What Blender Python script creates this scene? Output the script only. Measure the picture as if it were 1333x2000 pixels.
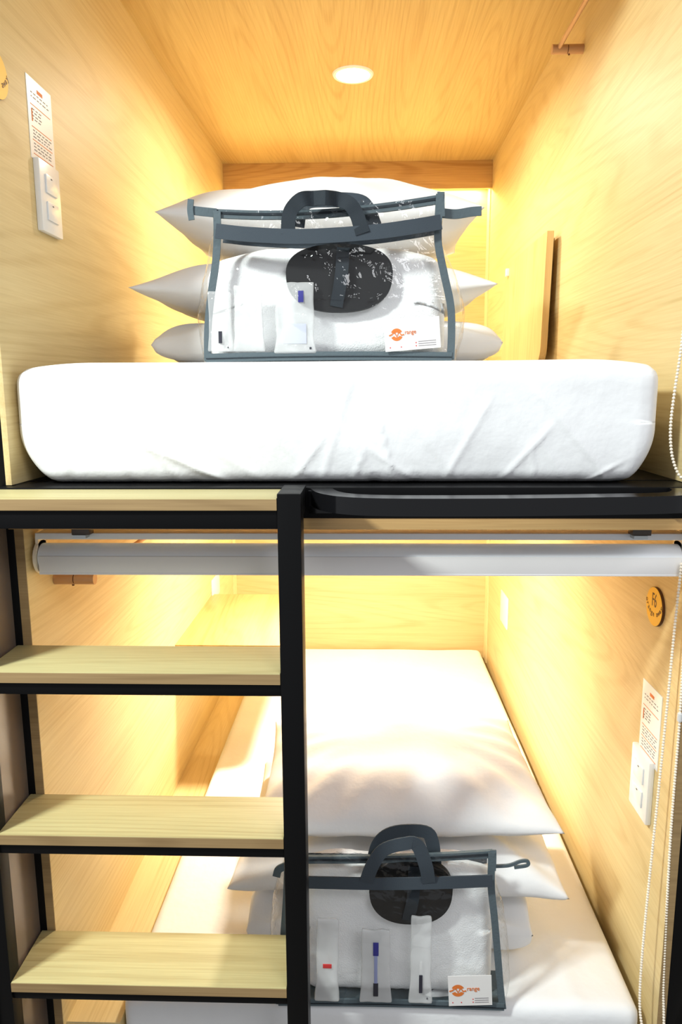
import bpy, bmesh, math, random
from math import sin, cos, pi, radians
from mathutils import Vector, Matrix, noise
random.seed(7)
for o in list(bpy.data.objects): bpy.data.objects.remove(o)
S = bpy.context.scene
COL = S.collection

# ------------------------------------------------------------------ camera
pitch, yaw, roll = radians(9.73), radians(1.85), radians(-0.3)
fw = Vector((-sin(yaw)*cos(pitch), cos(yaw)*cos(pitch), -sin(pitch)))
rt = Vector((cos(yaw), sin(yaw), 0)); up = rt.cross(fw)
c_, s_ = cos(-roll), sin(-roll)
R_ = rt*c_ - up*s_; U_ = rt*s_ + up*c_
cam = bpy.data.cameras.new('camera'); cam.sensor_fit = 'VERTICAL'; cam.sensor_height = 36; cam.lens = 36*1400/2000
cam.clip_start = 0.02
co = bpy.data.objects.new('camera', cam); COL.objects.link(co)
M = Matrix((R_, U_, -fw)).transposed().to_4x4(); M.translation = (0, 0, 1.62)
co.matrix_world = M
S.camera = co

# ------------------------------------------------------------------ light and exposure
S.view_settings.view_transform = 'Standard'; S.view_settings.look = 'None'
S.view_settings.gamma = 1; S.view_settings.use_curve_mapping = False
S.view_settings.exposure = 0.0
W = bpy.data.worlds.new('world'); S.world = W; W.use_nodes = True
W.node_tree.nodes['Background'].inputs[0].default_value = (0.93, 0.96, 1.0, 1)
W.node_tree.nodes['Background'].inputs[1].default_value = 0.52

def area(name, loc, target, sx, sy, power, col, spread=180):
    l = bpy.data.lights.new(name, 'AREA'); l.shape = 'RECTANGLE'; l.size = sx; l.size_y = sy
    l.energy = power; l.color = col; l.spread = radians(spread)
    o = bpy.data.objects.new(name, l); COL.objects.link(o); o.location = loc
    o.rotation_euler = (Vector(target)-Vector(loc)).to_track_quat('-Z', 'Y').to_euler()
    return o
WARM = (1.0, 0.89, 0.70); LED = (1.0, 0.83, 0.42)
area('corridor_light', (-1.35, 0.12, 2.9), (-0.7, 0.8, 0.6), 0.25, 0.25, 72, (0.93, 1.0, 0.96))
area('corridor_light', (0.9, -0.6, 2.75), (0.1, 1.2, 1.5), 0.9, 0.5, 15, (0.97, 0.98, 1.0))
def disc_light(name, loc, r, power, col):
    l = bpy.data.lights.new(name, 'AREA'); l.shape = 'DISK'; l.size = 2*r; l.energy = power; l.color = col; l.spread = radians(165)
    o = bpy.data.objects.new(name, l); COL.objects.link(o); o.location = loc
disc_light('ceiling_downlight', (-0.032, 2.29, 2.515), 0.045, 12.0, WARM)
disc_light('ceiling_downlight', (-0.032, 2.10, 1.384), 0.045, 20.0, WARM)
area('strip_light', (-0.03, 3.165, 2.44), (-0.03, 3.13, 1.6), 1.04, 0.015, 8.0, LED)
area('strip_light', (-0.015, 3.02, 1.31), (-0.015, 2.85, 0.5), 1.04, 0.015, 5.0, (1.0, 0.80, 0.42))

# ------------------------------------------------------------------ helpers
def obj(name, bm, mat, parent=None, smooth=True, ang=35):
    me = bpy.data.meshes.new(name)
    bmesh.ops.recalc_face_normals(bm, faces=bm.faces) if name not in ('front_panel',) else None
    bm.to_mesh(me); bm.free()
    if mat: me.materials.append(mat)
    if smooth:
        for p in me.polygons: p.use_smooth = True
        me.set_sharp_from_angle(angle=radians(ang))
    o = bpy.data.objects.new(name, me); COL.objects.link(o)
    if parent: o.parent = parent
    return o
def thing(name, label, cat, loc=(0, 0, 0), group=None):
    o = bpy.data.objects.new(name, None); COL.objects.link(o); o.location = loc; o.empty_display_size = .05
    o['label'] = label; o['category'] = cat
    if group: o['group'] = group
    return o
def tag(o, label, cat, group=None):
    o['label'] = label; o['category'] = cat
    if group: o['group'] = group
    return o
def at(o, loc):
    """move the origin of a one-mesh thing to loc, its geometry stays"""
    o.data.transform(Matrix.Translation(-Vector(loc))); o.location = loc; return o
def struct(name, bm, mat, label=None):
    o = obj(name, bm, mat); o['kind'] = 'structure'
    return o
def bx(bm, x0, x1, y0, y1, z0, z1, bev=0.0):
    r = bmesh.ops.create_cube(bm, size=1)
    vs = r['verts']
    for v in vs:
        v.co = Vector(((x0+x1)/2+v.co.x*(x1-x0), (y0+y1)/2+v.co.y*(y1-y0), (z0+z1)/2+v.co.z*(z1-z0)))
    if bev > 0:
        es = set()
        for v in vs: es.update(v.link_edges)
        bmesh.ops.bevel(bm, geom=list(es), offset=bev, segments=2, affect='EDGES', profile=0.6)
    return bm
def NB(): return bmesh.new()
def box(*a, **k): return bx(NB(), *a, **k)
def cyl(bm, p0, p1, r, n=24, r2=None):
    p0, p1 = Vector(p0), Vector(p1); d = p1-p0
    m = Matrix.Translation((p0+p1)/2) @ d.to_track_quat('Z', 'Y').to_matrix().to_4x4()
    bmesh.ops.create_cone(bm, cap_ends=True, segments=n, radius1=r, radius2=r if r2 is None else r2, depth=d.length, matrix=m)
    return bm
def tube(bm, pts, r, n=10):
    pts = [Vector(p) for p in pts]; rings = []
    for i, p in enumerate(pts):
        d = (pts[min(i+1, len(pts)-1)]-pts[max(i-1, 0)]).normalized()
        a = d.orthogonal().normalized() if i == 0 else (a_prev - d*a_prev.dot(d)).normalized()
        a_prev = a; b = d.cross(a)
        rings.append([bm.verts.new(p+a*cos(2*pi*k/n)*r+b*sin(2*pi*k/n)*r) for k in range(n)])
    for A, B in zip(rings, rings[1:]):
        for k in range(n): bm.faces.new((A[k], A[(k+1) % n], B[(k+1) % n], B[k]))
    bm.faces.new(rings[0][::-1]); bm.faces.new(rings[-1])
    return bm
def catmull(pts, n=8):
    P = [Vector(p) for p in pts]; P = [P[0]*2-P[1]] + P + [P[-1]*2-P[-2]]; out = []
    for i in range(1, len(P)-2):
        for k in range(n):
            t = k/n; a, b, c, d = P[i-1:i+3]
            out.append(0.5*((2*b)+(c-a)*t+(2*a-5*b+4*c-d)*t*t+(3*b-a-3*c+d)*t**3))
    out.append(P[-2]); return out
def ribbon(bm, pts, w, t, nrm=(0, -1, 0)):
    """strap following pts; w = width across the path (perpendicular to nrm), t = thickness along nrm"""
    pts = [Vector(p) for p in pts]; rings = []
    for i, p in enumerate(pts):
        d = (pts[min(i+1, len(pts)-1)]-pts[max(i-1, 0)]).normalized()
        N = Vector(nrm(i) if callable(nrm) else nrm); N = (N-d*N.dot(d)).normalized(); s = d.cross(N)
        rings.append([bm.verts.new(p+s*w/2*a+N*t/2*b) for a, b in ((-1, -1), (1, -1), (1, 1), (-1, 1))])
    for A, B in zip(rings, rings[1:]):
        for k in range(4): bm.faces.new((A[k], A[(k+1) % 4], B[(k+1) % 4], B[k]))
    bm.faces.new(rings[0][::-1]); bm.faces.new(rings[-1])
    return bm
def softbox(cx, cy, cz, sx, sy, sz, r, n=(24, 24, 8), f=None):
    """rounded block on a fine grid; f(co) may push the surface about"""
    bm = NB(); hx, hy, hz = sx/2, sy/2, sz/2
    verts = {}
    def V(i, j, k):
        key = (i, j, k)
        if key not in verts:
            q = []
            for idx, nn, h in ((i, n[0], hx), (j, n[1], hy), (k, n[2], hz)):
                t = -1+2*idx/nn; t = sin(t*pi/2)*.45+t*.55
                q.append(t*h)
            q = Vector(q)
            inn = Vector([max(-h+r, min(h-r, a)) for a, h in zip(q, (hx, hy, hz))])
            d = q-inn
            if d.length > 1e-9: q = inn+d.normalized()*r*min(1, max(abs(c)/r for c in d)) if r > 0 else q
            p = q+Vector((cx, cy, cz))
            if f: p = f(p, q)
            verts[key] = bm.verts.new(p)
        return verts[key]
    nx, ny, nz = n
    for i in range(nx):
        for j in range(ny):
            bm.faces.new((V(i, j, 0), V(i, j+1, 0), V(i+1, j+1, 0), V(i+1, j, 0)))
            bm.faces.new((V(i, j, nz), V(i+1, j, nz), V(i+1, j+1, nz), V(i, j+1, nz)))
    for i in range(nx):
        for k in range(nz):
            bm.faces.new((V(i, 0, k), V(i+1, 0, k), V(i+1, 0, k+1), V(i, 0, k+1)))
            bm.faces.new((V(i, ny, k), V(i, ny, k+1), V(i+1, ny, k+1), V(i+1, ny, k)))
    for j in range(ny):
        for k in range(nz):
            bm.faces.new((V(0, j, k), V(0, j, k+1), V(0, j+1, k+1), V(0, j+1, k)))
            bm.faces.new((V(nx, j, k), V(nx, j+1, k), V(nx, j+1, k+1), V(nx, j, k+1)))
    return bm
def text_bm(bm, s, size, fn, depth=0.0002, align='CENTER'):
    """lay the string out flat, then send every vertex through fn(x, y, z)"""
    cu = bpy.data.curves.new('lettering', 'FONT'); cu.body = s; cu.size = size; cu.align_x = align; cu.align_y = 'CENTER'; cu.extrude = depth
    cu.resolution_u = 3
    o = bpy.data.objects.new('lettering', cu); COL.objects.link(o)
    bpy.context.view_layer.update()
    me = bpy.data.meshes.new_from_object(o.evaluated_get(bpy.context.evaluated_depsgraph_get()))
    for v in me.vertices: v.co = fn(*v.co)
    bm.from_mesh(me)
    bpy.data.objects.remove(o); bpy.data.curves.remove(cu); bpy.data.meshes.remove(me)

# ------------------------------------------------------------------ materials
def srgb(r, g, b):
    f = lambda c: (c/255/12.92 if c/255 <= .04045 else ((c/255+.055)/1.055)**2.4)
    return (f(r), f(g), f(b), 1)
def mat(name, col, rough=.5, metal=0, spec=.5, bump=None, coat=0):
    m = bpy.data.materials.new(name); m.use_nodes = True; N = m.node_tree.nodes; L = m.node_tree.links
    b = N['Principled BSDF']; b.inputs['Base Color'].default_value = col; b.inputs['Roughness'].default_value = rough
    b.inputs['Metallic'].default_value = metal; b.inputs['Specular IOR Level'].default_value = spec
    b.inputs['Coat Weight'].default_value = coat
    # slight procedural tone variation, and a bump if asked for
    tc = N.new('ShaderNodeTexCoord'); nz = N.new('ShaderNodeTexNoise'); nz.inputs['Scale'].default_value = 9; nz.inputs['Detail'].default_value = 3
    L.new(tc.outputs['Object'], nz.inputs['Vector'])
    mx = N.new('ShaderNodeMix'); mx.data_type = 'RGBA'; mx.inputs['A'].default_value = tuple(c*.95 for c in col[:3])+(1,); mx.inputs['B'].default_value = tuple(min(1, c*1.04) for c in col[:3])+(1,)
    L.new(nz.outputs['Fac'], mx.inputs['Factor']); L.new(mx.outputs['Result'], b.inputs['Base Color'])
    if bump:
        sc, st, dist = bump
        n2 = N.new('ShaderNodeTexNoise'); n2.inputs['Scale'].default_value = sc; n2.inputs['Detail'].default_value = 4
        bp = N.new('ShaderNodeBump'); bp.inputs['Strength'].default_value = st; bp.inputs['Distance'].default_value = dist
        L.new(tc.outputs['Object'], n2.inputs['Vector']); L.new(n2.outputs['Fac'], bp.inputs['Height']); L.new(bp.outputs['Normal'], b.inputs['Normal'])
    return m
def wood(name, axis, light, dark, rough=.38, contrast=1.0, scale=1.0, seed=0.0):
    """oak laminate: contour rings of a stretched noise field plus fine fibres, grain running along axis"""
    m = bpy.data.materials.new(name); m.use_nodes = True; N = m.node_tree.nodes; L = m.node_tree.links
    b = N['Principled BSDF']; b.inputs['Roughness'].default_value = rough; b.inputs['Specular IOR Level'].default_value = .45
    tc = N.new('ShaderNodeTexCoord'); oi = N.new('ShaderNodeObjectInfo')
    ad = N.new('ShaderNodeVectorMath'); ad.operation = 'ADD'; L.new(tc.outputs['Object'], ad.inputs[0])
    sc0 = N.new('ShaderNodeVectorMath'); sc0.operation = 'SCALE'; sc0.inputs[0].default_value = (7.3, 5.1, 9.7)
    L.new(oi.outputs['Random'], sc0.inputs['Scale']); L.new(sc0.outputs[0], ad.inputs[1])
    def mapped(cross, along):
        mp = N.new('ShaderNodeMapping'); s = [cross]*3; s['xyz'.index(axis)] = along; mp.inputs['Scale'].default_value = s
        mp.inputs['Location'].default_value = (seed, seed*1.7, seed*.6)
        L.new(ad.outputs[0], mp.inputs['Vector']); return mp
    n1 = N.new('ShaderNodeTexNoise'); n1.inputs['Scale'].default_value = 1; n1.inputs['Detail'].default_value = 1.2; n1.inputs['Roughness'].default_value = .4
    L.new(mapped(4.6*scale, .36*scale).outputs[0], n1.inputs['Vector'])
    mu = N.new('ShaderNodeMath'); mu.operation = 'MULTIPLY'; mu.inputs[1].default_value = 210; L.new(n1.outputs['Fac'], mu.inputs[0])
    sn = N.new('ShaderNodeMath'); sn.operation = 'SINE'; L.new(mu.outputs[0], sn.inputs[0])
    r1 = N.new('ShaderNodeMapRange'); r1.inputs['From Min'].default_value = .1; r1.inputs['From Max'].default_value = 1; L.new(sn.outputs[0], r1.inputs['Value'])
    n2 = N.new('ShaderNodeTexNoise'); n2.inputs['Scale'].default_value = 1; n2.inputs['Detail'].default_value = 4
    L.new(mapped(330*scale, 7*scale).outputs[0], n2.inputs['Vector'])
    n3 = N.new('ShaderNodeTexNoise'); n3.inputs['Scale'].default_value = 1; n3.inputs['Detail'].default_value = 3
    L.new(mapped(16*scale, 1.1*scale).outputs[0], n3.inputs['Vector'])
    def mulc(x, k):
        q = N.new('ShaderNodeMath'); q.operation = 'MULTIPLY'; q.inputs[1].default_value = k; L.new(x, q.inputs[0]); return q.outputs[0]
    def add(a, c):
        q = N.new('ShaderNodeMath'); q.operation = 'ADD'; L.new(a, q.inputs[0]); L.new(c, q.inputs[1]); return q.outputs[0]
    rings = N.new('ShaderNodeMath'); rings.operation = 'MULTIPLY'; L.new(r1.outputs[0], rings.inputs[0]); L.new(n3.outputs['Fac'], rings.inputs[1])
    fac = add(add(mulc(rings.outputs[0], .30*contrast), mulc(n2.outputs['Fac'], .60*contrast)), mulc(n3.outputs['Fac'], .5*contrast))
    rp = N.new('ShaderNodeValToRGB'); rp.color_ramp.elements[0].position = .30; rp.color_ramp.elements[1].position = 1.15 if contrast > 1.2 else 1.0
    rp.color_ramp.elements[0].color = light; rp.color_ramp.elements[1].color = dark
    L.new(fac, rp.inputs['Fac']); L.new(rp.outputs[0], b.inputs['Base Color'])
    bp = N.new('ShaderNodeBump'); bp.inputs['Strength'].default_value = .12; bp.inputs['Distance'].default_value = .0006
    L.new(n2.outputs['Fac'], bp.inputs['Height']); L.new(bp.outputs['Normal'], b.inputs['Normal'])
    return m
def clear(name, tint, gloss=.06, bump=(60, .5, .002), milky=0.0):
    """thin clear vinyl: looks straight through, mirrors at grazing angles and on its creases"""
    m = bpy.data.materials.new(name); m.use_nodes = True; N = m.node_tree.nodes; L = m.node_tree.links
    N.remove(N['Principled BSDF']); out = N['Material Output']
    tr = N.new('ShaderNodeBsdfTransparent'); tr.inputs[0].default_value = tint
    gl = N.new('ShaderNodeBsdfGlossy'); gl.inputs['Roughness'].default_value = gloss
    tc = N.new('ShaderNodeTexCoord'); nz = N.new('ShaderNodeTexNoise'); nz.inputs['Scale'].default_value = bump[0]; nz.inputs['Detail'].default_value = 2; nz.inputs['Distortion'].default_value = 1.5
    L.new(tc.outputs['Object'], nz.inputs['Vector'])
    bp = N.new('ShaderNodeBump'); bp.inputs['Strength'].default_value = bump[1]; bp.inputs['Distance'].default_value = bump[2]
    L.new(nz.outputs['Fac'], bp.inputs['Height']); L.new(bp.outputs['Normal'], gl.inputs['Normal'])
    fr = N.new('ShaderNodeLayerWeight'); fr.inputs['Blend'].default_value = .5; L.new(bp.outputs['Normal'], fr.inputs['Normal'])
    pw = N.new('ShaderNodeMath'); pw.operation = 'POWER'; pw.inputs[1].default_value = 4.5; L.new(fr.outputs['Facing'], pw.inputs[0])
    ma = N.new('ShaderNodeMath'); ma.operation = 'MULTIPLY_ADD'; ma.inputs[1].default_value = .8; ma.inputs[2].default_value = .045; ma.use_clamp = True
    L.new(pw.outputs[0], ma.inputs[0])
    mx = N.new('ShaderNodeMixShader'); L.new(ma.outputs[0], mx.inputs[0]); L.new(tr.outputs[0], mx.inputs[1]); L.new(gl.outputs[0], mx.inputs[2])
    last = mx
    if milky:
        df = N.new('ShaderNodeBsdfDiffuse'); df.inputs[0].default_value = (.9, .9, .9, 1)
        m2 = N.new('ShaderNodeMixShader'); m2.inputs[0].default_value = milky; L.new(mx.outputs[0], m2.inputs[1]); L.new(df.outputs[0], m2.inputs[2]); last = m2
    L.new(last.outputs[0], out.inputs['Surface'])
    return m
OL, OD = srgb(229, 207, 154), srgb(194, 162, 102)
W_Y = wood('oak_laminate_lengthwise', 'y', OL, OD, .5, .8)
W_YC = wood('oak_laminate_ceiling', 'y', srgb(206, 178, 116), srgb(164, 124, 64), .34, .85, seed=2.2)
W_X = wood('oak_laminate_crosswise', 'x', OL, OD, .38, .8, seed=3)
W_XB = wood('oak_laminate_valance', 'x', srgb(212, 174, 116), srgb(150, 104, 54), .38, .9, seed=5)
W_Z = wood('oak_laminate_upright', 'z', OL, OD, .38, .7, seed=1)
W_T = wood('oak_tread', 'x', srgb(196, 188, 138), srgb(158, 138, 92), .5, .9, 1.3)
W_E = wood('oak_edge_banding_and_shade', 'x', srgb(168, 140, 98), srgb(122, 96, 62), .5, .9)
TRIM = wood('pale_corner_trim', 'z', srgb(238, 216, 165), srgb(205, 175, 120), .4, .5)
BLACK = mat('black_powder_coat_and_deck_shade', (0.004, 0.004, 0.0045, 1), .4, 0, .13, (900, .12, .0003))
BLACKG = mat('black_gloss_paint', (0.006, 0.006, 0.007, 1), .14, 0, .35)
TAUPE = mat('taupe_side_panel', srgb(112, 98, 88), .22, 0, .5)
SHEET = mat('white_cotton', (0.86, 0.865, 0.88, 1), .85, 0, .2, (26, .35, .006))
SHEET2 = mat('white_pillowcase', (0.84, 0.835, 0.84, 1), .85, 0, .2, (18, .3, .008))
TOWEL = mat('white_terry', (0.95, 0.95, 0.955, 1), .95, 0, .1, (420, .6, .002))
PLASTIC = mat('white_plastic', (0.84, 0.84, 0.83, 1), .25, 0, .5)
PAPER = mat('white_paper', (0.84, 0.82, 0.80, 1), .35, 0, .5)
ORANGE = mat('orange_print', srgb(222, 120, 50), .6)
GREYP = mat('grey_print', srgb(120, 116, 122), .6)
BRASS = mat('brushed_brown_metal', srgb(192, 150, 112), .38, .25)
WEB = mat('slate_webbing', srgb(66, 74, 82), .8, 0, .2, (700, .5, .001))
PIPE = mat('slate_binding', srgb(86, 98, 104), .75, 0, .3, (200, .4, .002))
NAVY = mat('dark_webbing', srgb(44, 50, 56), .8, 0, .2, (700, .5, .001))
PVC = clear('clear_vinyl', (.985, .99, .99, 1), .04, (30, .8, .006))
PVCS = clear('clear_sachet', (.98, .985, .985, 1), .12, (90, .7, .004), .34)
RUBBER = mat('black_foam', (.01, .01, .011, 1), .5, 0, .3)
BLUE = mat('blue_plastic', srgb(52, 52, 140), .4)
INK = mat('dark_ink', srgb(40, 40, 52), .5)
RED = mat('red_print', srgb(210, 60, 60), .5)
YEL = mat('yellow_badge', srgb(250, 196, 40), .5)
BRN = mat('dark_brown_engraving', srgb(96, 52, 14), .5)
ALU = mat('white_aluminium', (0.84, 0.87, 0.91, 1), .35, 0, .5)
BLIND = mat('pale_grey_blind_fabric', (0.80, 0.78, 0.78, 1), .7, 0, .3, (600, .2, .0005))
STEEL = mat('steel_clip', (.5, .52, .52, 1), .35, .8)
PEARL = mat('pearl_bead_plastic', srgb(240, 228, 210), .3, 0, .5)
FLOOR = mat('grey_floor_tile', srgb(120, 112, 104), .4)
CLIP = mat('dark_clip', srgb(70, 60, 52), .4)
LAMP = bpy.data.materials.new('lamp_diffuser'); LAMP.use_nodes = True
LAMP.node_tree.nodes['Principled BSDF'].inputs['Emission Color'].default_value = (1, .93, .78, 1)
LAMP.node_tree.nodes['Principled BSDF'].inputs['Emission Strength'].default_value = 25
STRIPM = bpy.data.materials.new('led_strip_diffuser'); STRIPM.use_nodes = True
STRIPM.node_tree.nodes['Principled BSDF'].inputs['Emission Color'].default_value = (1, .8, .42, 1)
STRIPM.node_tree.nodes['Principled BSDF'].inputs['Emission Strength'].default_value = 5

# ------------------------------------------------------------------ setting
XL, XR = -.578, .522            # inner faces, upper pod
LL, LR = -.565, .535            # inner faces, lower pod
FY = 1.15
struct('floor', box(-3, 3, -1.6, 3.4, -.04, 0), FLOOR)
struct('wall_left', box(XL-.010, XL, FY, 3.26, 1.467, 2.60, bev=.0008), W_Y)
struct('wall_right', box(XR, XR+.018, FY, 3.26, 1.467, 2.60, bev=.0008), W_Y)
struct('wall_back', box(XL, XR, 3.20, 3.218, 1.467, 2.53), W_X)
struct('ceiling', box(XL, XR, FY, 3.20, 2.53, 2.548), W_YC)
struct('trim_1', box(XL, XR, 3.112, 3.13, 2.423, 2.53, bev=.0008), W_XB)
struct('trim_2', box(XL, XL+.004, 3.134, 3.20, 1.467, 2.53), TRIM)
struct('trim_3', box(XR-.004, XR, 3.134, 3.20, 1.467, 2.53), TRIM)
struct('wall_left', box(LL-.016, LL, FY, 3.10, .0, 1.397, bev=.0008), W_Y)
struct('wall_right', box(LR, LR+.016, FY, 3.10, .0, 1.397, bev=.0008), W_Y)
struct('wall_back', box(LL, LR, 3.05, 3.068, .30, 1.397), W_X)
struct('ceiling', box(LL-.016, LR+.016, FY-.018, 3.30, 1.397, 1.4155), W_XB)
struct('floor', box(XL-.02, XR+.02, FY+.06, 3.30, 1.449, 1.467), BLACK)  # upper deck, coloured black to stand in for the shade beside the mattress
struct('trim_4', box(LL, LR, 2.965, 2.983, 1.30, 1.397), W_XB)
struct('trim_5', box(LL, LL+.004, 2.985, 3.05, .44, 1.397), TRIM)
struct('trim_6', box(LR-.004, LR, 2.985, 3.05, .44, 1.397), TRIM)
struct('floor', box(LL, LR, FY+.005, 3.05, .272, .29), W_Y)      # sleeping platform of the lower pod
struct('trim_7', box(LL, -.462, FY+.012, 3.05, .29, .438, bev=.001), W_Y)   # timber ledge beside the lower mattress
struct('trim_8', box(LL, LR, FY+.012, FY+.03, .06, .272, bev=.001), W_X)
struct('wall_front', box(-1.6, -.620, 1.02, 1.06, 0, 1.44, bev=.001), TAUPE)

struct('edge_shade_1', box(LL-.0155, LL-.0005, FY-.0012, FY, .03, 1.396), W_E)  # thin brown strips paint the shadow on the lower pod's front wall edges
struct('edge_shade_2', box(LR+.0005, LR+.0155, FY-.0012, FY, .03, 1.396), W_E)
# led strips inside the two slots
for (x0, x1, y, z, lb) in ((XL+.03, XR-.03, 3.165, 2.452, 'thin warm light strip behind the valance of the upper pod'),
                           (LL+.03, LR-.03, 3.02, 1.322, 'thin warm light strip behind the valance of the lower pod')):
    t = thing('light_strip', lb, 'light', ((x0+x1)/2, y, z))
    b = box(x0, x1, y-.004, y+.004, z, z+.004); bmesh.ops.translate(b, verts=b.verts, vec=-Vector(t.location)); obj('diffuser', b, STRIPM, t)
    b = box(x0, x1, y-.007, y+.007, z+.004, z+.010); bmesh.ops.translate(b, verts=b.verts, vec=-Vector(t.location)); obj('channel', b, ALU, t)
    y1 = 3.20 if z > 2 else 3.05
    
    for xa in (x0, x1-.02):
        b = box(xa, xa+.02, y, y1, z+.002, z+.009); bmesh.ops.translate(b, verts=b.verts, vec=-Vector(t.location)); obj('bracket', b, ALU, t)

# downlights
for (x, y, z, lb) in ((-.032, 2.29, 2.53, 'round glowing recessed downlight in the wood ceiling of the upper pod'),
                      (-.032, 2.10, 1.397, 'round recessed downlight in the ceiling of the lower pod')):
    t = thing('downlight', lb, 'light', (x, y, z))
    bm = NB()
    prof = [(.046, -.0005), (.050, -.004), (.058, -.004), (.061, 0)]
    rings = [[bm.verts.new((r*cos(2*pi*k/48), r*sin(2*pi*k/48), zz)) for k in range(48)] for r, zz in prof]
    for A, B in zip(rings, rings[1:]):
        for k in range(48): bm.faces.new((A[k], A[(k+1) % 48], B[(k+1) % 48], B[k]))
    obj('rim', bm, PLASTIC, t)
    obj('diffuser', cyl(NB(), (0, 0, -.0035), (0, 0, -.0005), .047, 48), LAMP, t)

# ------------------------------------------------------------------ black steel bunk frame
t = thing('bunk_frame', 'black steel frame of posts and crossbeam around the two sleeping pods', 'frame', (0, FY, 0))
def part(name, bm, m, t, **k):
    bmesh.ops.translate(bm, verts=bm.verts, vec=-Vector(t.location)); return obj(name, bm, m, t, **k)
part('post', box(-.619, -.581, FY+.0, FY+.035, 0, 1.405, bev=.002), BLACK, t)
part('post', box(-.650, -.588, FY+.0, FY+.035, 1.405, 2.6, bev=.002), BLACK, t)
part('post', box(.551, .595, FY+.0, FY+.035, 0, 2.6, bev=.002), BLACK, t)
part('crossbeam', box(-.596, .551, FY-.02, FY+.06, 1.416, 1.466, bev=.002), BLACK, t)
part('crossbeam', box(-.581, .551, FY-.0, FY+.03, 0, .05, bev=.002), BLACK, t)
for yy in (2.0, 2.9): part('slat', box(-.596, .551, yy, yy+.04, 1.4155, 1.449, bev=.002), BLACK, t)
part('slat', box(-.596, .551, 1.19, 1.23, 1.4155, 1.449, bev=.002), BLACK, t)

# ------------------------------------------------------------------ ladder
t = thing('ladder', 'black steel ladder with four pale wooden treads leading to the upper bunk', 'ladder', (-.36, 1.03, 0))
PX0, PX1 = -.127, -.092
part('post', box(PX0, PX1, 1.03, 1.078, 0, 1.470, bev=.0015), BLACK, t)
part('post', box(-.618, -.590, 1.03, 1.06, 0, 1.440, bev=.0015), BLACK, t)
part('top_arm', box(PX0, PX1, 1.078, 1.13, 1.43, 1.470, bev=.0015), BLACK, t)
part('top_arm', box(-.640, -.605, 1.062, 1.13, 1.41, 1.444, bev=.0015), BLACK, t)
part('side_panel', box(-.606, -.594, 1.06, 1.15, 0.02, 1.41), TAUPE, t)
for z, bh, x0 in ((1.463, .028, -.70), (1.193, .020, -.590), (.917, .018, -.590), (.645, .016, -.590)):
    tr = part('tread', box(x0, PX0-.0005, 1.03, 1.148, z-.018, z, bev=.0012), W_T, t)
    eb = obj('edge_band', box(x0-t.location.x, PX0-.0005-t.location.x, -.0006, .0004, z-.0175, z-.0012), W_E, tr)
    part('rung_bar', box(x0 if z > 1.4 else -.590, PX0, 1.034, 1.056, z-.018-bh, z-.018, bev=.001), BLACK, t)
    part('rung_bar', box(x0 if z > 1.4 else -.590, PX0, 1.124, 1.144, z-.018-bh, z-.018, bev=.001), BLACK, t)
    part('side_bar', box(PX0-.012, PX0, 1.056, 1.124, z-.018-bh, z-.018), BLACK, t)

# ------------------------------------------------------------------ grab rail
t = thing('grab_rail', 'glossy black rounded grab rail in front of the upper mattress', 'rail', (.2, 1.1, 1.44))
bm = NB()
path = [(-.070, 1.150), (-.066, 1.120), (-.052, 1.080), (-.022, 1.050), (.03, 1.036), (.12, 1.033), (.24, 1.037), (.36, 1.048), (.43, 1.056), (.465, 1.068), (.487, 1.095), (.495, 1.125), (.497, 1.150)]
pp = catmull([(x, y, 1.452) for x, y in path], 6)
ribbon(bm, pp, .034, .026, nrm=(0, 0, 1))
bmesh.ops.bevel(bm, geom=[e for e in bm.edges], offset=.0015, segments=1, affect='EDGES') if False else None
part('rail', bm, BLACKG, t, ang=50)
part('bracket', box(-.088, -.050, 1.120, 1.130, 1.425, 1.462, bev=.001), BLACKG, t)
part('bracket', box(.478, .516, 1.120, 1.130, 1.425, 1.462, bev=.001), BLACKG, t)

# ------------------------------------------------------------------ mattresses
def ridge(x, z, ax, az, bx_, bz, w):
    d = Vector((bx_-ax, bz-az)); L = d.length; d.normalize(); r = Vector((x-ax, z-az)); s = r.dot(d)
    if s < -.02 or s > L+.02: return 0
    e = max(0, min(1, min(s+.02, L+.02-s)/.04)); q = abs(r.x*d.y-r.y*d.x)
    return e*math.exp(-(q/w)**2)
folds = [(-.08, 1.467, -.20, 1.63, .008, .004), (-.07, 1.467, -.02, 1.64, .007, .003), (.02, 1.467, -.05, 1.60, .006, .004), (.05, 1.468, .02, 1.58, .005, .005),
         (-.30, 1.467, -.42, 1.62, .007, .0035), (-.22, 1.468, -.42, 1.56, .012, .004), (-.33, 1.52, -.22, 1.467, .008, .004), (.40, 1.47, .27, 1.62, .008, .005),
         (.33, 1.468, .24, 1.60, .010, .003), (.13, 1.47, .20, 1.60, .007, .0035), (.16, 1.468, .05, 1.60, .009, .003), (.42, 1.50, .36, 1.47, .006, .004),
         (-.16, 1.468, -.33, 1.58, .012, .003), (-.12, 1.468, -.06, 1.55, .005, .004), (.22, 1.468, .30, 1.56, .006, .004), (-.50, 1.62, -.49, 1.50, .009, .003),
         (.00, 1.53, .09, 1.468, .006, .004), (-.02, 1.468, .00, 1.52, .004, .004), (.28, 1.468, .27, 1.52, .004, .003)]
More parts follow.
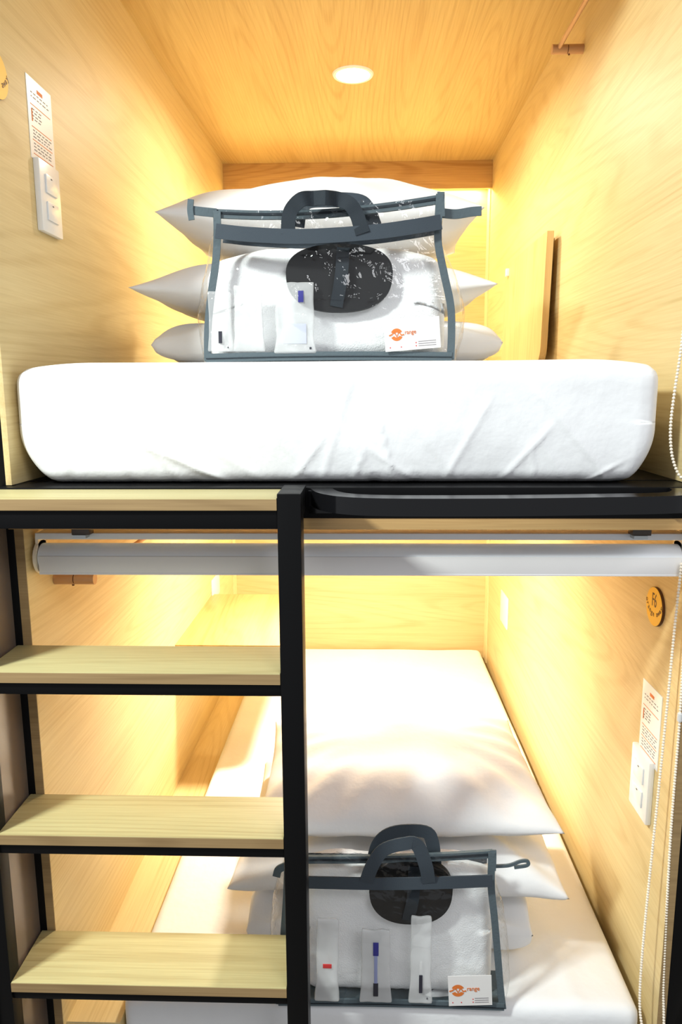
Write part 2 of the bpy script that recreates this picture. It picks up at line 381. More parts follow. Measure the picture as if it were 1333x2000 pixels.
def mat_f(p, q):
    hx, hz = .5275, .10
    t = (q.z+hz)/(2*hz)                      # 0 bottom .. 1 top
    # underside tucked in, corners rounded away
    k = max(0, 1-t*2.2)
    if p.y < 1.5:
        p.y += .008*k*k + .008*max(0, (t-.8)*5)**2
        a = abs(q.x)/hx
        p.y += .016*max(0, (a-.92)/.08)**2
        fr = max(0, 1-(p.y-1.17)/.08)
        s = 0
        for f in folds: s += f[5]*.5*ridge(p.x, p.z, f[0], f[1], f[2], f[3], f[4]*.55)+f[5]*.18*ridge(p.x, p.z, f[0], f[1], f[2], f[3], f[4]*2.2)
        p.y -= s*1.1*fr
        p.y -= .004*noise.noise(Vector((p.x*7, 0, p.z*9)))*fr
    if p.x < -.03: p.x += .050*k*k*max(0, (abs(q.x)/hx-.8)*5)
    else: p.x -= .040*k*k*max(0, (abs(q.x)/hx-.8)*5)
    a = abs(q.x)/hx
    if t > .5: p.z -= .010*max(0, (a-.75)*4)**2*1.3 + .002*noise.noise(Vector((p.x*4, p.y*3, 0)))
    if t < .1: p.z += .0035*max(0, noise.noise(Vector((p.x*30, 1, 0))))
    return p
bm = softbox(-.0505, 2.155, 1.566, 1.055, 1.986, .198, .022, (240, 50, 48), mat_f)
for v in bm.verts: v.co.z = max(v.co.z, 1.4675)
at(tag(obj('mattress', bm, SHEET, ang=180), 'thick mattress in a creased white sheet filling the upper pod', 'mattress'), (-.048, 2.17, 1.467))
def mat2_f(p, q):
    if p.z > .42: p.z += .003*noise.noise(Vector((p.x*5, p.y*4, 3))) - .006*max(0, (abs(q.x)/.49-.85)*6)**2
    if p.y < 1.5 and q.z > 0:
        s = ridge(p.x, p.y, .10, 1.16, .42, 1.36, .02)*.004+ridge(p.x, p.y, .25, 1.16, .44, 1.30, .012)*.004+ridge(p.x, p.y, .40, 1.16, .38, 1.4, .015)*.003
        p.z += s
    return p
bm = softbox(.028, 2.098, .390, .972, 1.868, .198, .022, (90, 110, 16), mat2_f)
at(tag(obj('mattress', bm, SHEET, ang=180), 'white sheeted mattress filling the lower pod beneath its timber ledge', 'mattress'), (.028, 2.098, .29))

# ------------------------------------------------------------------ pillows
def pillow(cx, cy, cz, a, b, h, seed, rot=0, pinch=.09, droop=0, power=2.4, tilt=0, ex=.5, bf=.86, n=56, wr=.006):
    bm = NB(); top = {}; bot = {}
    for i in range(n+1):
        for j in range(n+1):
            u = -1+2*i/n; v = -1+2*j/n; u = sin(u*pi/2)*.6+u*.4; v = sin(v*pi/2)*.6+v*.4
            t = (max(0, 1-abs(u)**power)*max(0, 1-abs(v)**power))**ex
            x = a*u*(1-pinch*(1-v*v)*abs(u)**3); y = b*v*(1-pinch*1.2*(1-u*u)*abs(v)**3)
            e = noise.noise(Vector((u*2.2, v*2.2, seed)))*.018*t
            ang = math.atan2(v, u); rr = math.hypot(u, v)
            e += wr*sin(ang*17+seed*3+3*noise.noise(Vector((u, v, seed+4))))*max(0, rr-.45)*t*1.6
            zt = h*t+e; zb = -h*t*bf+e*.5
            sag = -droop*(abs(u)**2.2)*.6 + droop*.25*(1-rr*.5)
            for d, z in ((top, zt), (bot, zb)):
                if d is bot and (i in (0, n) or j in (0, n)): bot[i, j] = top[i, j]; continue
                q = Matrix.Rotation(rot, 3, 'Z') @ Vector((x, y, z+sag)); q.z += tilt*q.x
                d[i, j] = bm.verts.new((cx+q.x, cy+q.y, cz+q.z))
    for i in range(n):
        for j in range(n):
            bm.faces.new((top[i, j], top[i+1, j], top[i+1, j+1], top[i, j+1]))
            bm.faces.new((bot[i, j], bot[i, j+1], bot[i+1, j+1], bot[i+1, j]))
    return bm
def put_pillow(lab, cat, name, base, *a, **k):
    o = obj(name, pillow(*a, **k), SHEET2, ang=180); zmin = min(v.co.z for v in o.data.vertices)
    at(o, (a[0], a[1], zmin)); return tag(o, lab, cat, base)
G1, G2 = 'pillows stacked on the upper mattress', 'pillows stacked on the lower mattress'
put_pillow('plump white pillow on top of the stack in the upper pod', 'pillow', 'pillow', G1, -.090, 1.745, 1.972, .330, .24, .106, 1.3, pinch=.05, power=1.9, bf=.66)
put_pillow('wide white pillow in the middle of the upper stack, its corner near the left wall', 'pillow', 'pillow', G1, -.105, 1.750, 1.826, .375, .25, .080, 5.1, pinch=.06, power=2.2, bf=.74)
put_pillow('flattened white pillow at the bottom of the upper stack, directly on the mattress', 'pillow', 'pillow', G1, -.078, 1.745, 1.712, .362, .24, .050, 8.7, pinch=.0, power=5, ex=.3)
put_pillow('large white pillow on top of the stack in the lower pod', 'pillow', 'pillow', G2,   .078, 1.470, .790, .295, .235, .088, 2.9, pinch=.04, power=2.3, bf=.62, rot=.03, wr=.010)
put_pillow('white pillow in the middle of the lower stack with drooping corners', 'pillow', 'pillow', G2, .068, 1.490, .668, .332, .24, .068, 3.7, pinch=.04, power=3, rot=-.02, droop=.03, ex=.4, wr=.010)
put_pillow('crumpled white pillow at the bottom of the lower stack behind the clear bag', 'pillow', 'pillow', G2, .050, 1.480, .553, .285, .215, .058, 6.2, pinch=.0, power=6, ex=.25, wr=.018)

# ------------------------------------------------------------------ folding tables
def rounded_panel(w, l, th, r, n=8):
    """flat board w (x) by l (y), two outer corners (at +x) rounded"""
    pts = [(0, 0)]
    for cx_, cy_, a0 in ((w-r, r, -pi/2), (w-r, l-r, 0)):
        for k in range(n+1): pts.append((cx_+r*cos(a0+k/n*pi/2), cy_+r*sin(a0+k/n*pi/2)))
    pts.append((0, l)); bm = NB()
    A = [bm.verts.new((x, y, 0)) for x, y in pts]; B = [bm.verts.new((x, y, th)) for x, y in pts]
    bm.faces.new(A[::-1]); bm.faces.new(B)
    for i in range(len(A)): bm.faces.new((A[i], A[(i+1) % len(A)], B[(i+1) % len(A)], B[i]))
    return bm
t = thing('folding_table', 'wooden drop-leaf table folded flat against the right wall of the upper pod', 'table', (XR, 2.02, 2.02))
bm = rounded_panel(.345, .56, .018, .045)
for v in bm.verts: v.co = Vector((-.034+.018-v.co.z-.0, v.co.y, -v.co.x+.012)); v.co.x -= (.012-v.co.z)*.02
obj('leaf', bm, wood('oak_table_leaf', 'z', srgb(222, 190, 132), srgb(176, 132, 74), .4, .75, seed=4), t, ang=30)
for yy in (.06, .30, .48): obj('hinge', cyl(NB(), (-.008, yy, .005), (-.008, yy+.05, .005), .006, 12), STEEL, t)
obj('catch', box(-.034-.010, -.034, .50, .525, -.028, -.004, bev=.002), PLASTIC, t)
t = thing('folding_table', 'wooden drop-leaf table standing open from the left wall of the lower pod', 'table', (LL, 2.03, .868))
bm = rounded_panel(.345, .54, .018, .045)
for v in bm.verts: v.co.z -= .018
obj('leaf', bm, W_YC, t, ang=30)
for yy in (.06, .42):
    bm = NB(); ribbon(bm, [(.004, yy, -.16), (.24, yy, -.020)], .014, .004, nrm=(0, 1, 0)); ribbon(bm, [(.003, yy, -.17), (.003, yy, -.02)], .014, .004, nrm=(0, 1, 0))
    obj('support_arm', bm, STEEL, t)
obj('edge_clip', box(.340, .3475, .44, .475, -.016, .010, bev=.002), PLASTIC, t)

# ------------------------------------------------------------------ clothes rails
def clothes_rail(lab, wx, sgn, z, y0, y1):
    """rod along y on two stub brackets that stand out from the wall"""
    t = thing('clothes_rail', lab, 'rail', (wx, (y0+y1)/2, z)); dy = (y1-y0)/2
    for s in (-1, 1):
        b = NB(); cyl(b, (0, s*dy, 0), (sgn*.036, s*dy, 0), .0105, 28); o = obj('bracket', b, BRASS, t)
        obj('collar', cyl(NB(), (sgn*.038, s*dy, 0), (sgn*.074, s*dy, 0), .0105, 28), BRASS, o)
        obj('groove', cyl(NB(), (sgn*.036, s*dy, 0), (sgn*.038, s*dy, 0), .0096, 28), BRN, o)
        obj('screw', cyl(NB(), (sgn*.033, s*dy-.002*0, -.013), (sgn*.033, s*dy, -.009), .0022, 10), BRN, o)
    obj('rod', cyl(NB(), (sgn*.058, -dy-.004, .002), (sgn*.058, dy+.004, .002), .0052, 20), BRASS, t)
clothes_rail('brown metal clothes rail high on the right wall of the upper pod', XR, -1, 2.415, 1.34, 1.885)
clothes_rail('brown metal clothes rail on the left wall of the lower pod behind the blind', LL, 1, 1.281, 1.255, 1.80)

# ------------------------------------------------------------------ roller blind
t = thing('roller_blind', 'rolled up pale grey roller blind across the top of the lower pod opening', 'blind', (-.015, 1.19, 1.34))
x0, x1 = LL+.006, LR-.004
bm = NB()   # rolled fabric: a slightly flattened roll with a step where the fabric starts
prof = [(.0235*cos(a)*(.95 if False else 1), .0235*sin(a)) for a in [2*pi*k/40 for k in range(40)]]
ra = [bm.verts.new((x0+.006, 1.19+py, 1.338+pz)) for py, pz in prof]; rb = [bm.verts.new((x1-.006, 1.19+py, 1.338+pz)) for py, pz in prof]
for k in range(40): bm.faces.new((ra[k], ra[(k+1) % 40], rb[(k+1) % 40], rb[k]))
bm.faces.new(ra); bm.faces.new(rb)
part('fabric_roll', bm, ALU, t)
part('hem_flap', box(x0+.008, x1-.008, 1.1650, 1.1670, 1.3150, 1.3440, bev=.0008), BLIND, t)
part('hem_bar', box(x0+.008, x1-.008, 1.1645, 1.190, 1.3120, 1.3155, bev=.001), BLIND, t)
part('channel', box(x0+.002, x1-.002, 1.172, 1.210, 1.3715, 1.3825, bev=.0015), ALU, t)
for xx in (x0, x1-.005):
    b = NB(); cyl(b, (xx, 1.19, 1.338), (xx+.005, 1.19, 1.338), .029, 32); bx(b, xx, xx+.005, 1.176, 1.206, 1.345, 1.376)
    part('end_bracket', b, PEARL, t)
for xx in (-.487, .437):
    b = part('clip', box(xx, xx+.030, 1.156, 1.176, 1.3825, 1.3965, bev=.0006), CLIP, t)
    obj('steel_tongue', box(*(xx+.002-t.location.x, xx+.024-t.location.x), 1.1545-1.19, 1.1715-1.19, 1.377-1.34, 1.3825-1.34), STEEL, b)

# ------------------------------------------------------------------ bead chains
def chain(lab, paths, conn, base):
    t = thing('bead_chain', lab, 'chain', base)
    B = Vector(base)
    bead = NB(); bmesh.ops.create_icosphere(bead, subdivisions=2, radius=.0026); bme = bpy.data.meshes.new('bead'); bead.to_mesh(bme); bead.free()
    allb = NB(); cord = NB()
    for pts in paths:
        P = catmull([Vector(p)-B for p in pts], 24); tube(cord, P[::4], .0006, 6)
        d = 0; last = P[0]
        for p in P[1:]:
            seg = (p-last).length
            while d <= seg:
                c = last+(p-last)*(d/seg); n0 = len(allb.verts); allb.from_mesh(bme); allb.verts.ensure_lookup_table()
                for v in allb.verts[n0:]: v.co += c
                d += .0054
            d -= seg; last = p
    o = obj('beads', allb, PEARL, t, ang=180); o['kind'] = 'stuff'
    obj('cord', cord, PEARL, t)
    for c in conn:
        c = Vector(c)-B; b = NB(); cyl(b, c+Vector((0, 0, -.008)), c+Vector((0, 0, .008)), .0042, 16); bmesh.ops.bevel(b, geom=b.edges[:], offset=.0015, segments=2, affect='EDGES')
        obj('connector', b, PLASTIC, t)
chain('white bead chain hanging in a curve beside the upper mattress', [[(.506, 1.165, 2.51), (.503, 1.165, 2.1), (.500, 1.165, 1.80), (.495, 1.16, 1.69), (.489, 1.16, 1.61), (.487, 1.16, 1.56), (.491, 1.16, 1.52), (.500, 1.16, 1.492), (.508, 1.155, 1.478), (.513, 1.15, 1.49), (.515, 1.15, 1.56), (.515, 1.155, 1.9), (.514, 1.16, 2.51)]], [], (.506, 1.165, 2.51))
chain('long double white bead chain hanging down the right edge of the lower pod',
      [[(.520, 1.158, 1.335), (.517, 1.158, 1.25), (.5145, 1.158, 1.114), (.510, 1.158, .916), (.504, 1.158, .66), (.502, 1.152, .53), (.508, 1.145, .47), (.520, 1.140, .44), (.535, 1.140, .435), (.545, 1.14, .45), (.545, 1.147, .50), (.541, 1.15, .571), (.5345, 1.15, .80), (.533, 1.15, .916), (.533, 1.15, 1.072), (.530, 1.152, 1.222), (.523, 1.155, 1.335)],
       [(.598, 1.140, .56), (.583, 1.140, .505), (.575, 1.138, .46), (.570, 1.138, .40)]], [(.533, 1.15, 1.072)], (.521, 1.158, 1.345))

# ------------------------------------------------------------------ wall plates, notices, badges
def wall_plate(lab, wx, sgn, y0, y1, z0, z1, rockers=True, th=.011):
    """switch plate on a side wall; sgn = direction the plate faces"""
    t = thing('switch_plate', lab, 'switch', (wx, (y0+y1)/2, (z0+z1)/2)); w, h = (y1-y0)/2, (z1-z0)/2
    obj('plate', box(min(0, sgn*th), max(0, sgn*th), -w, w, -h, h, bev=.003), PLASTIC, t)
    if rockers:
        for zc in (h*.38, -h*.38):
            r = obj('rocker', box(min(sgn*th, sgn*(th+.003)), max(sgn*th, sgn*(th+.003)), -w*.52, w*.52, zc-h*.26, zc+h*.26, bev=.0012), PLASTIC, t)
            obj('indicator', box(min(sgn*(th+.003), sgn*(th+.0036)), max(sgn*(th+.003), sgn*(th+.0036)), -w*.1, w*.02, zc+h*.16, zc+h*.19), INK, r)
    return t
wall_plate('white double switch plate on the left wall of the upper pod below the notice', XL, 1, 1.318, 1.404, 1.900, 2.022)
wall_plate('white double switch plate on the right wall of the lower pod below the notice', LR, -1, 1.235, 1.320, .815, .940)
wall_plate('small white wall plate far back on the left wall of the lower pod', LL, 1, 2.55, 2.68, .845, .925, False, .006)
wall_plate('small white wall plate far back on the right wall of the lower pod', LR, -1, 2.565, 2.695, .735, .855, False, .006)
def notice(lab, wx, sgn, y0, y1, z0, z1):
    """laminated house notice; text rows run along y. the code square is left blank"""
    t = thing('notice', lab, 'notice', (wx, (y0+y1)/2, (z0+z1)/2)); w, h = (y1-y0)/2, (z1-z0)/2
    a, b_ = sorted((0, sgn*.0012)); obj('sheet', box(a, b_, -w, w, -h, h), PAPER, t)
    og, gr = NB(), NB(); e0, e1 = sorted((sgn*.0012, sgn*.0016))
    dirn = 1 if sgn > 0 else -1       # reading direction along y
    def row(bm, u0, u1, vz, hh):
        ya, yb = sorted(((-w+2*w*u0)*dirn, (-w+2*w*u1)*dirn)); bx(bm, e0, e1, ya, yb, h-2*h*vz-hh/2, h-2*h*vz+hh/2)
    for vz in (.33, .60, .76, .93): row(og, .10, .90, vz, .0011)
    row(og, .12, .16, .46, .02); row(og, .40, .62, .12, .006)
    random.seed(3)
    for vz in (.18, .23, .38, .42, .46, .50, .64, .68, .72, .80, .84, .88):
        x = .14
        while x < (.50 if .3 < vz < .58 else .84):
            l = random.uniform(.04, .12); row(gr, x, min(x+l, .88), vz, .0016); x += l+.05
    obj('coloured_print', og, ORANGE, t, smooth=False); obj('text_rows', gr, GREYP, t, smooth=False)
notice('white printed notice with orange rules above the switch plate of the upper pod', XL, 1, 1.313, 1.412, 2.020, 2.155)
notice('white printed notice with orange rules above the switch plate of the lower pod', LR, -1, 1.224, 1.312, .930, 1.074)
def badge(lab, wx, sgn, y, z, r, code):
    t = thing('round_badge', lab, 'sign', (wx, y, z))
    obj('disc', cyl(NB(), (0, 0, 0), (sgn*.005, 0, 0), r, 56), BRN, t)
    obj('face', cyl(NB(), (sgn*.005, 0, 0), (sgn*.0055, 0, 0), r*.985, 56), YEL, t)
    bm = NB(); f = -sgn   # reading direction: on the right wall text runs towards the viewer (-y)
    text_bm(bm, code, r*1.0, lambda x, yy, zz: (sgn*.0057+sgn*zz, -f*0+(x*.62)*(1 if sgn > 0 else -1), yy+r*.30))
    word = 'orange away'
    for i, ch in enumerate(word):
        if ch == ' ': continue
        a = radians(-90+(i-(len(word)-1)/2)*12.5); rr = r*1.0; cyc = r*.62
        ca, sa = cos(a+pi/2), sin(a+pi/2)
        def fn(x, yy, zz, a=a, ca=ca, sa=sa):
            px = rr*cos(a)+x*ca-yy*sa; py = cyc+rr*sin(a)+x*sa+yy*ca
            return (sgn*.0057+sgn*zz, px*(1 if sgn > 0 else -1), py)
        text_bm(bm, ch, r*.40, fn)
    obj('lettering', bm, BRN, t, smooth=False)
badge('round yellow F6 badge on the right wall of the lower pod', LR, -1, 1.277, 1.226, .036, 'F6')
badge('round badge at the front of the left wall, upper pod', XL, 1, 1.200, 2.108, .036, 'F5')

# ------------------------------------------------------------------ clear amenity bags
def bag(lab, loc, Lc, Rc, depth, zip_pts, band, handles, tabs, seed, gus=.03):
    """clear vinyl zip bag. Lc / Rc: seam curves bottom to top in (x, z), front panel in the plane y = 0"""
    t = thing('clear_bag', lab, 'bag', loc)
    Lp = catmull([(x, 0, z) for x, z in Lc], 14); Rp = catmull([(x, 0, z) for x, z in Rc], 14); n = len(Lp)-1; m = 120
    def bulge(u, v):    # v up, u across: belly outwards plus crumples
        b = -.012*sin(pi*u)*sin(pi*min(1, v*1.05))
        top = max(0, (v-.55)/.45)
        b += (.0025+.006*top)*noise.noise(Vector((u*9+seed, v*6, seed)))*sin(pi*u)
        b += (.0015+.003*top)*noise.noise(Vector((u*26+seed, v*13+u*8, seed)))*sin(pi*u)
        rd = 1-abs(noise.noise(Vector((u*13+v*10+seed, v*11-u*3, seed+9))))*3.2        # sharp crease lines, strongest under the band
        b -= .0055*max(0, rd)**3*(.12+top)*sin(pi*u)*.8
        b -= .0028*math.exp(-((v-.42-.01*sin(u*9))/.012)**2)+.0022*math.exp(-((v-.68+.03*sin(u*5))/.010)**2)
        return b
    for nm, yo, sg in (('front_panel', 0, 1), ('back_panel', depth, -1)):
        bm = NB(); g = {}
        for i in range(n+1):
            for j in range(m+1):
                v = i/n; u = j/m; p = Lp[i].lerp(Rp[i], u)
                taper = 1-max(0, (v-.45)/.55)**1.2*.92
                y = yo*taper+(bulge(u, v)*sg if v > .01 else 0)
                g[i, j] = bm.verts.new((p.x, y, p.z))
        for i in range(n):
            for j in range(m): bm.faces.new((g[i, j], g[i, j+1], g[i+1, j+1], g[i+1, j]))
        obj(nm, bm, PVC, t, ang=180)
    for P, s in ((Lp, -1), (Rp, 1)):
        bm = NB(); g = {}
        for i in range(n+1):
            v = i/n; taper = 1-max(0, (v-.45)/.55)**1.2*.92
            for k in range(13):
                w = k/12; g[i, k] = bm.verts.new((P[i].x+s*gus*sin(pi*w)*(.25+.75*sin(pi*min(1, v*1.1+.08)))+.004*noise.noise(Vector((v*7, w*4, seed))), depth*taper*w, P[i].z))
        for i in range(n):
            for k in range(12): bm.faces.new((g[i, k], g[i, k+1], g[i+1, k+1], g[i+1, k]))
        obj('gusset', bm, PVC, t, ang=180)
    bl, br = Lp[0], Rp[0]
    bm = NB(); bx(bm, bl.x, br.x, 0, depth, bl.z, bl.z+.0012); obj('base', bm, PIPE, t)
    # bindings
    obj('side_binding', ribbon(NB(), [p+Vector((.002, -.002, 0)) for p in Lp], .0125, .003), PIPE, t)
    obj('side_binding', ribbon(NB(), [p+Vector((-.002, -.002, 0)) for p in Rp], .0125, .003), PIPE, t)
    bpts = [bl.lerp(br, k/12)+Vector((0, -.003, .0075+.0025*sin(k/12*pi)-.002)) for k in range(13)]
    obj('bottom_binding', ribbon(NB(), bpts, .0145, .004), PIPE, t)
    obj('bottom_seam', ribbon(NB(), [p+Vector((0, -.0025, -.001)) for p in bpts], .0012, .002), NAVY, t)
    zp = catmull(zip_pts, 8)
    z_ = obj('zip_tape', ribbon(NB(), zp, .014, .006), PIPE, t)
    obj('zip_teeth', ribbon(NB(), [p+Vector((0, -.0035, .001)) for p in zp], .0035, .002), NAVY, z_)
    for tp, w in tabs: obj('zip_tab', ribbon(NB(), catmull(tp, 6), w, .003), PIPE, t)
    obj('webbing_band', ribbon(NB(), catmull(band, 8), .0235, .0025), WEB, t)
    obj('webbing_band', ribbon(NB(), [p+Vector((0, .02+depth*.42, .006)) for p in catmull(band, 8)], .0235, .0025), WEB, t)
    for hp, w, yn in handles:
        hh = catmull(hp, 5)
        obj('handle', ribbon(NB(), hh, w, .0022), WEB if yn else NAVY, t)
    return t
# upper bag: front plane at y 1.262, base on the mattress top
UZ = 1.6685
def U(x, y, dy=0):  # photo-measured point of the upper bag at its own distance -> local coordinates
    s = .000885; return ((x-711)*s*1.0+.062, dy, (703-y)*s*1.0)
def u2(x, y): a = U(x, y); return (a[0], a[2])
bagU = bag('clear vinyl bag with slate trim and handles standing on the upper mattress', (-.062, 1.262, UZ),
    [u2(403, 703), u2(406, 640), u2(414, 580), u2(425, 520), u2(430, 470), u2(431, 425)],
    [u2(881, 703), u2(882, 650), u2(879, 600), u2(865, 540), u2(853, 480), u2(855, 400)], .115,
    [U(425, 428, .004), U(520, 432, .004), U(640, 430, .006), U(760, 420, .004), U(857, 408, .002)],
    [U(433, 464, -.016), U(500, 473, -.024), U(600, 478, -.026), U(720, 472, -.024), U(800, 462, -.02), U(855, 452, -.012)],
    [([U(583, 450, .02), U(588, 425, .02), U(603, 405, .018), U(640, 402, .018), U(698, 405, .018), U(718, 418, .02), U(732, 450, .02)], .024, True),
     ([U(570, 474, -.026), U(571, 448, -.023), U(577, 428, -.020), U(596, 413, -.026), U(618, 408, -.014), U(640, 411, -.028), U(662, 410, -.014), U(684, 420, -.020), U(697, 438, -.021), U(703, 455, -.024), U(709, 474, -.026)], .0235, False)],
    [([U(432, 428, 0), U(405, 426, -.004), U(386, 424, -.006)], .014), ([U(386, 405, -.008), U(384, 424, -.008), U(386, 442, -.008)], .010),
     ([U(856, 432, .004), U(885, 433, .01), U(915, 428, .014), U(934, 427, .014)], .015), ([U(855, 396, 0), U(855, 415, -.002), U(856, 440, -.002)], .012)], 1.7)
LZ = .491
def Lw(x, y, dy=0):
    # sight line through a measured photo point, met with the bag's own plane
    d = fw*1400+R_*(x-666.5)-U_*(y-1000); k = (1.160+dy)/d.y
    return (d.x*k-.064, dy, max(0, 1.62+d.z*k-LZ))
def l2(x, y): a = Lw(x, y); return (a[0], a[2])
bagL = bag('clear vinyl bag with slate trim standing at the front of the lower mattress', (.064, 1.160, LZ),
    [l2(545, 1983), l2(548, 1900), l2(553, 1820), l2(558, 1750), l2(560, 1700), l2(562, 1672)],
    [l2(984, 1980), l2(980, 1930), l2(974, 1860), l2(968, 1790), l2(962, 1730), l2(963, 1664)], .085,
    [Lw(562, 1678, .006), Lw(660, 1678, .008), Lw(780, 1676, .008), Lw(880, 1672, .006), Lw(963, 1667, .002)],
    [Lw(562, 1722, -.014), Lw(640, 1724, -.02), Lw(750, 1726, -.022), Lw(860, 1724, -.02), Lw(962, 1720, -.012)],
    [([Lw(730, 1712, .02), Lw(732, 1670, .02), Lw(745, 1640, .02), Lw(775, 1624, .02), Lw(830, 1624, .02), Lw(845, 1645, .02), Lw(850, 1690, .02)], .024, True),
     ([Lw(715, 1724, -.022), Lw(728, 1690, -.03), Lw(750, 1660, -.034), Lw(790, 1648, -.036), Lw(815, 1650, -.034), Lw(832, 1690, -.03), Lw(838, 1724, -.022)], .024, True)],
    [([Lw(562, 1690, 0), Lw(545, 1698, -.003), Lw(540, 1712, -.004)], .014),
     ([Lw(964, 1692, .004), Lw(995, 1690, .008), Lw(1018, 1682, .01), Lw(1031, 1682, .01), Lw(1030, 1690, .01), Lw(1005, 1694, .01)], .006), ([Lw(964, 1660, 0), Lw(964, 1676, -.002), Lw(963, 1700, -.002)], .011)], 4.4, gus=.026)

# contents ---------------------------------------------------------
def towel_f(seed, cz, top):
    def f(p, q):
        p.y += .004*noise.noise(Vector((p.x*14, p.z*20, seed)))+.0015*noise.noise(Vector((p.x*90, p.z*90, seed)))
        p.z += .008*noise.noise(Vector((p.x*9, p.y*12, seed+2)))*(1 if q.z > 0 else 0)
        if q.z > 0: p.z -= top*max(0, abs(q.x)-.10)**1.6
        if q.z < 0: pass
        return p
    return f
def towel(lab, cx, cy, z0, sx, sy, sz, r, seed, top, g='towels in the clear bags'):
    o = obj('folded_towel', softbox(cx, cy, z0+sz/2, sx, sy, sz, r, (60, 20, 40), towel_f(seed, z0, top)), TOWEL, ang=180)
    return tag(at(o, (cx, cy, z0)), lab, 'towel')
towel('thick folded white towel inside the clear bag on the upper mattress', -.067, 1.326, UZ+.002, .420, .076, .192, .030, 1.0, .9)
towel('thick folded white towel inside the clear bag on the lower mattress', .064, 1.208, LZ+.002, .355, .056, .275, .026, 2.0, .9)
def slippers(lab, cx, cy, cz, w, h, rot):
    """pair of black foam soles pressed together, rounded ends down, with a strap across"""
    t = thing('slippers', lab, 'slippers', (cx, cy, cz))
    for s in (0, 1):
        bm = NB(); n = 56; A, B = [], []
        for k in range(n):
            a = 2*pi*k/n; ex = abs(cos(a))**.85*math.copysign(1, cos(a)); ez = abs(sin(a))**.8*math.copysign(1, sin(a))
            x, z = w/2*ex*(1+.06*ez), h/2*ez
            x, z = x*cos(rot)-z*sin(rot), x*sin(rot)+z*cos(rot)
            A.append(bm.verts.new((x, s*.0085, z))); B.append(bm.verts.new((x, s*.0085+.007, z)))
        bm.faces.new(A); bm.faces.new(B[::-1])
        for k in range(n): bm.faces.new((A[k], A[(k+1) % n], B[(k+1) % n], B[k]))
        obj('sole', bm, RUBBER, t, ang=40)
    obj('strap', ribbon(NB(), catmull([(w*.30*sin(rot)-w*.03, -.001, -h*.42), (w*.02, -.012, 0), (w*.04, -.001, h*.44)], 6), .022, .002), NAVY, t)
    return t
slippers('black foam slippers in front of the towel in the upper clear bag', -.042, 1.2715, UZ+.138, .182, .112, 0)
slippers('black foam slippers in front of the towel in the lower clear bag', .085, 1.1625, LZ+.230, .150, .125, 0)
def sachet(lab, x, y, z, w, h, kind, lean=0, group=None, name='toothbrush_sachet', cat='sachet'):
    """clear wrapped toiletry standing in front of the towel"""
    t = thing(name, lab, cat, (x, y, z)); t.rotation_euler = (0, lean, 0)
    def f(p, q):
        p.y += .0018*noise.noise(Vector((p.x*60, p.z*60, w*100)))
        p.x *= 1+.16*max(0, 1-p.z/h*4)+.07*noise.noise(Vector((p.z*25, w*50, 3)))
        p.z += .003*noise.noise(Vector((p.x*70, w*90, 0)))*max(0, p.z/h*4-3); return p
    obj('wrapper', softbox(0, 0, h/2, w, .006, h, .0028, (14, 4, 24), f), PVCS, t, ang=180)
    if kind == 'brush':
        obj('brush_handle', ribbon(NB(), [(0, -.0005, h*.12), (0, -.0005, h*.48)], .0042, .002), PLASTIC, t)
        b = NB(); ribbon(b, [(0, -.0048, h*.14), (0, -.0040, h*.34)], .0062, .0012); obj('printed_tag', b, INK, t)
        obj('seal_dot', box(w*.30, w*.34, -.0045, -.0035, h*.06, h*.08), INK, t)
    elif kind == 'blue':
        obj('comb_head', box(-.005, .005, -.0045, -.0035, h*.66, h*.84, bev=.0004), BLUE, t)
        obj('comb_handle', box(-.003, .003, -.0042, -.0034, h*.2, h*.66, bev=.0003), mat('pale_blue_plastic', srgb(150, 158, 200), .4), t)
        obj('printed_tag', box(-.0045, .0045, -.0046, -.0036, h*.1, h*.28, bev=.0004), INK, t)
    elif kind == 'soap':
        obj('soap_bar', box(-w*.3, w*.3, -.0042, -.0034, h*.14, h*.42, bev=.0003), mat('pale_grey_wrap', srgb(200, 204, 222), .5), t)
        obj('blue_cap', box(w*.10, w*.24, -.0046, -.0036, h*.72, h*.88, bev=.0004), BLUE, t)
        obj('seal_dot', box(w*.38, w*.43, -.0045, -.0035, h*.06, h*.09), INK, t)
    elif kind == 'red':
        obj('red_mark', box(-w*.2, w*.2, -.0045, -.0035, h*.42, h*.47, bev=.0003), RED, t)
    return t
y_, zb = 1.2585, UZ+.016
sachet('clear toothbrush packet with a dark tag, leftmost in the upper bag', -.246, y_, zb, .040, .100, 'brush')
sachet('plain white sachet between the two tagged packets in the upper bag', -.197, y_, zb, .048, .110, 'none')
sachet('wide clear packet with a blue cap in the middle of the upper bag', -.118, y_, zb-.004, .066, .118, 'soap', name='toiletry_packet', cat='packet')
y_, zb = 1.151, LZ+.016
sachet('narrow clear sachet with a red mark in the lower bag beside the ladder post', -.068, y_, zb, .040, .170, 'red', .02)
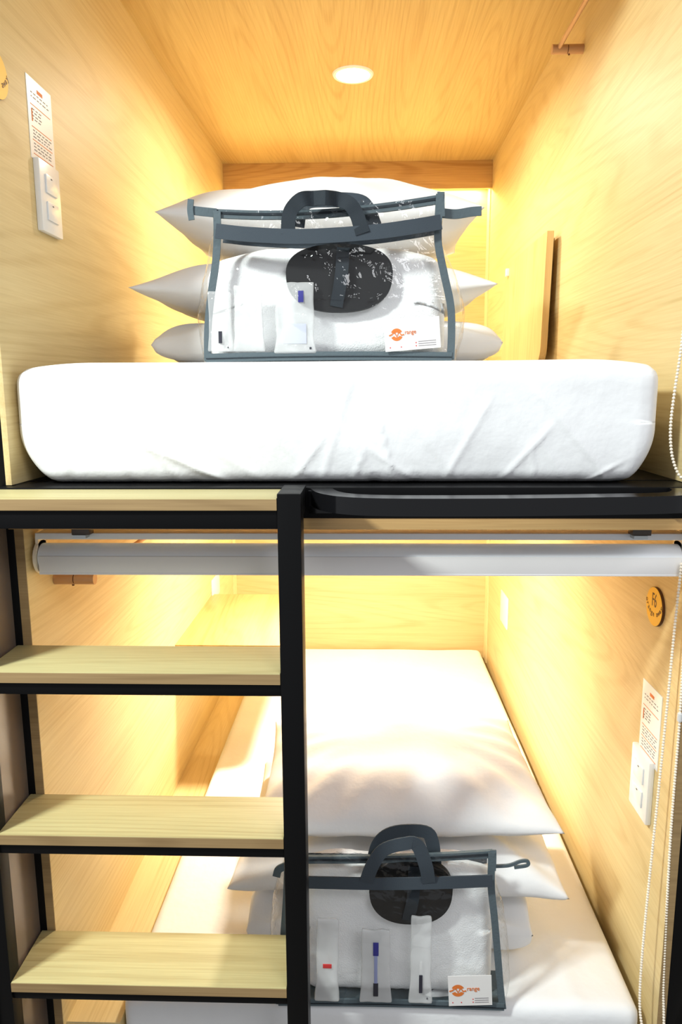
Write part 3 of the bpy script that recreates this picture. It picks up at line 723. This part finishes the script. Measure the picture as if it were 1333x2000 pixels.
sachet('clear packet with a blue comb in the lower bag', .022, y_, zb, .052, .150, 'blue', 0, name='comb_packet', cat='packet')
sachet('clear toothbrush packet with a dark tag in the middle of the lower bag', .104, y_, zb, .038, .178, 'brush', .0)
def card(lab, x, y, z, w, h, rot):
    t = thing('printed_card', lab, 'card', (x, y, z)); t.rotation_euler = (0, -rot, 0)
    obj('card_sheet', box(-w/2, w/2, 0, .0008, 0, h), PAPER, t)
    bm = NB(); cx_, cz_ = -w*.28, h*.52; R = h*.20
    # emblem: a sliced round swirl with a zigzag letter cut through it
    def arc(a0, a1, r0, r1, n=14):
        A = [bm.verts.new((cx_+r0*cos(a0+(a1-a0)*k/n), -.0005, cz_+r0*sin(a0+(a1-a0)*k/n))) for k in range(n+1)]
        B = [bm.verts.new((cx_+r1*cos(a0+(a1-a0)*k/n), -.0005, cz_+r1*sin(a0+(a1-a0)*k/n))) for k in range(n+1)]
        for k in range(n): bm.faces.new((A[k], A[k+1], B[k+1], B[k]))
    arc(radians(25), radians(155), R*.35, R*.98); arc(radians(205), radians(335), R*.45, R*1.0)
    zz = [(-1.25, -.1), (-.8, .05), (-.35, .45), (0, -.35), (.4, .45), (.75, -.15), (1.2, -.05)]
    ribbon(bm, [(cx_+a*R, -.0007, cz_+b_*R) for a, b_ in zz], R*.22, .0004)
    text_bm(bm, 'range', h*.20, lambda x_, yy, z_: (x_*.85+cx_+R*2.25, -.0006-z_, yy+cz_+h*.05))
    obj('emblem', bm, ORANGE, t, smooth=False)
    bm = NB()
    for k, vz in enumerate((.10, .17, .24)): bx(bm, w*.10, w*.42, -.0005, 0, h*vz, h*vz+.0008)
    obj('text_rows', bm, GREYP, t, smooth=False)
    for xx, vz in ((w*.05, .10), (w*.05, .2), (-w*.42, .10), (-w*.22, .10)):
        obj('red_dot', box(xx, xx+.0018, -.0005, 0, h*vz, h*vz+.0018), RED, t, smooth=False)
card('white card with an orange emblem low in the upper clear bag', .084, 1.252, UZ+.017, .094, .052, .075)
card('white card with an orange emblem low in the lower clear bag', .196, 1.149, LZ+.014, .079, .062, .055)
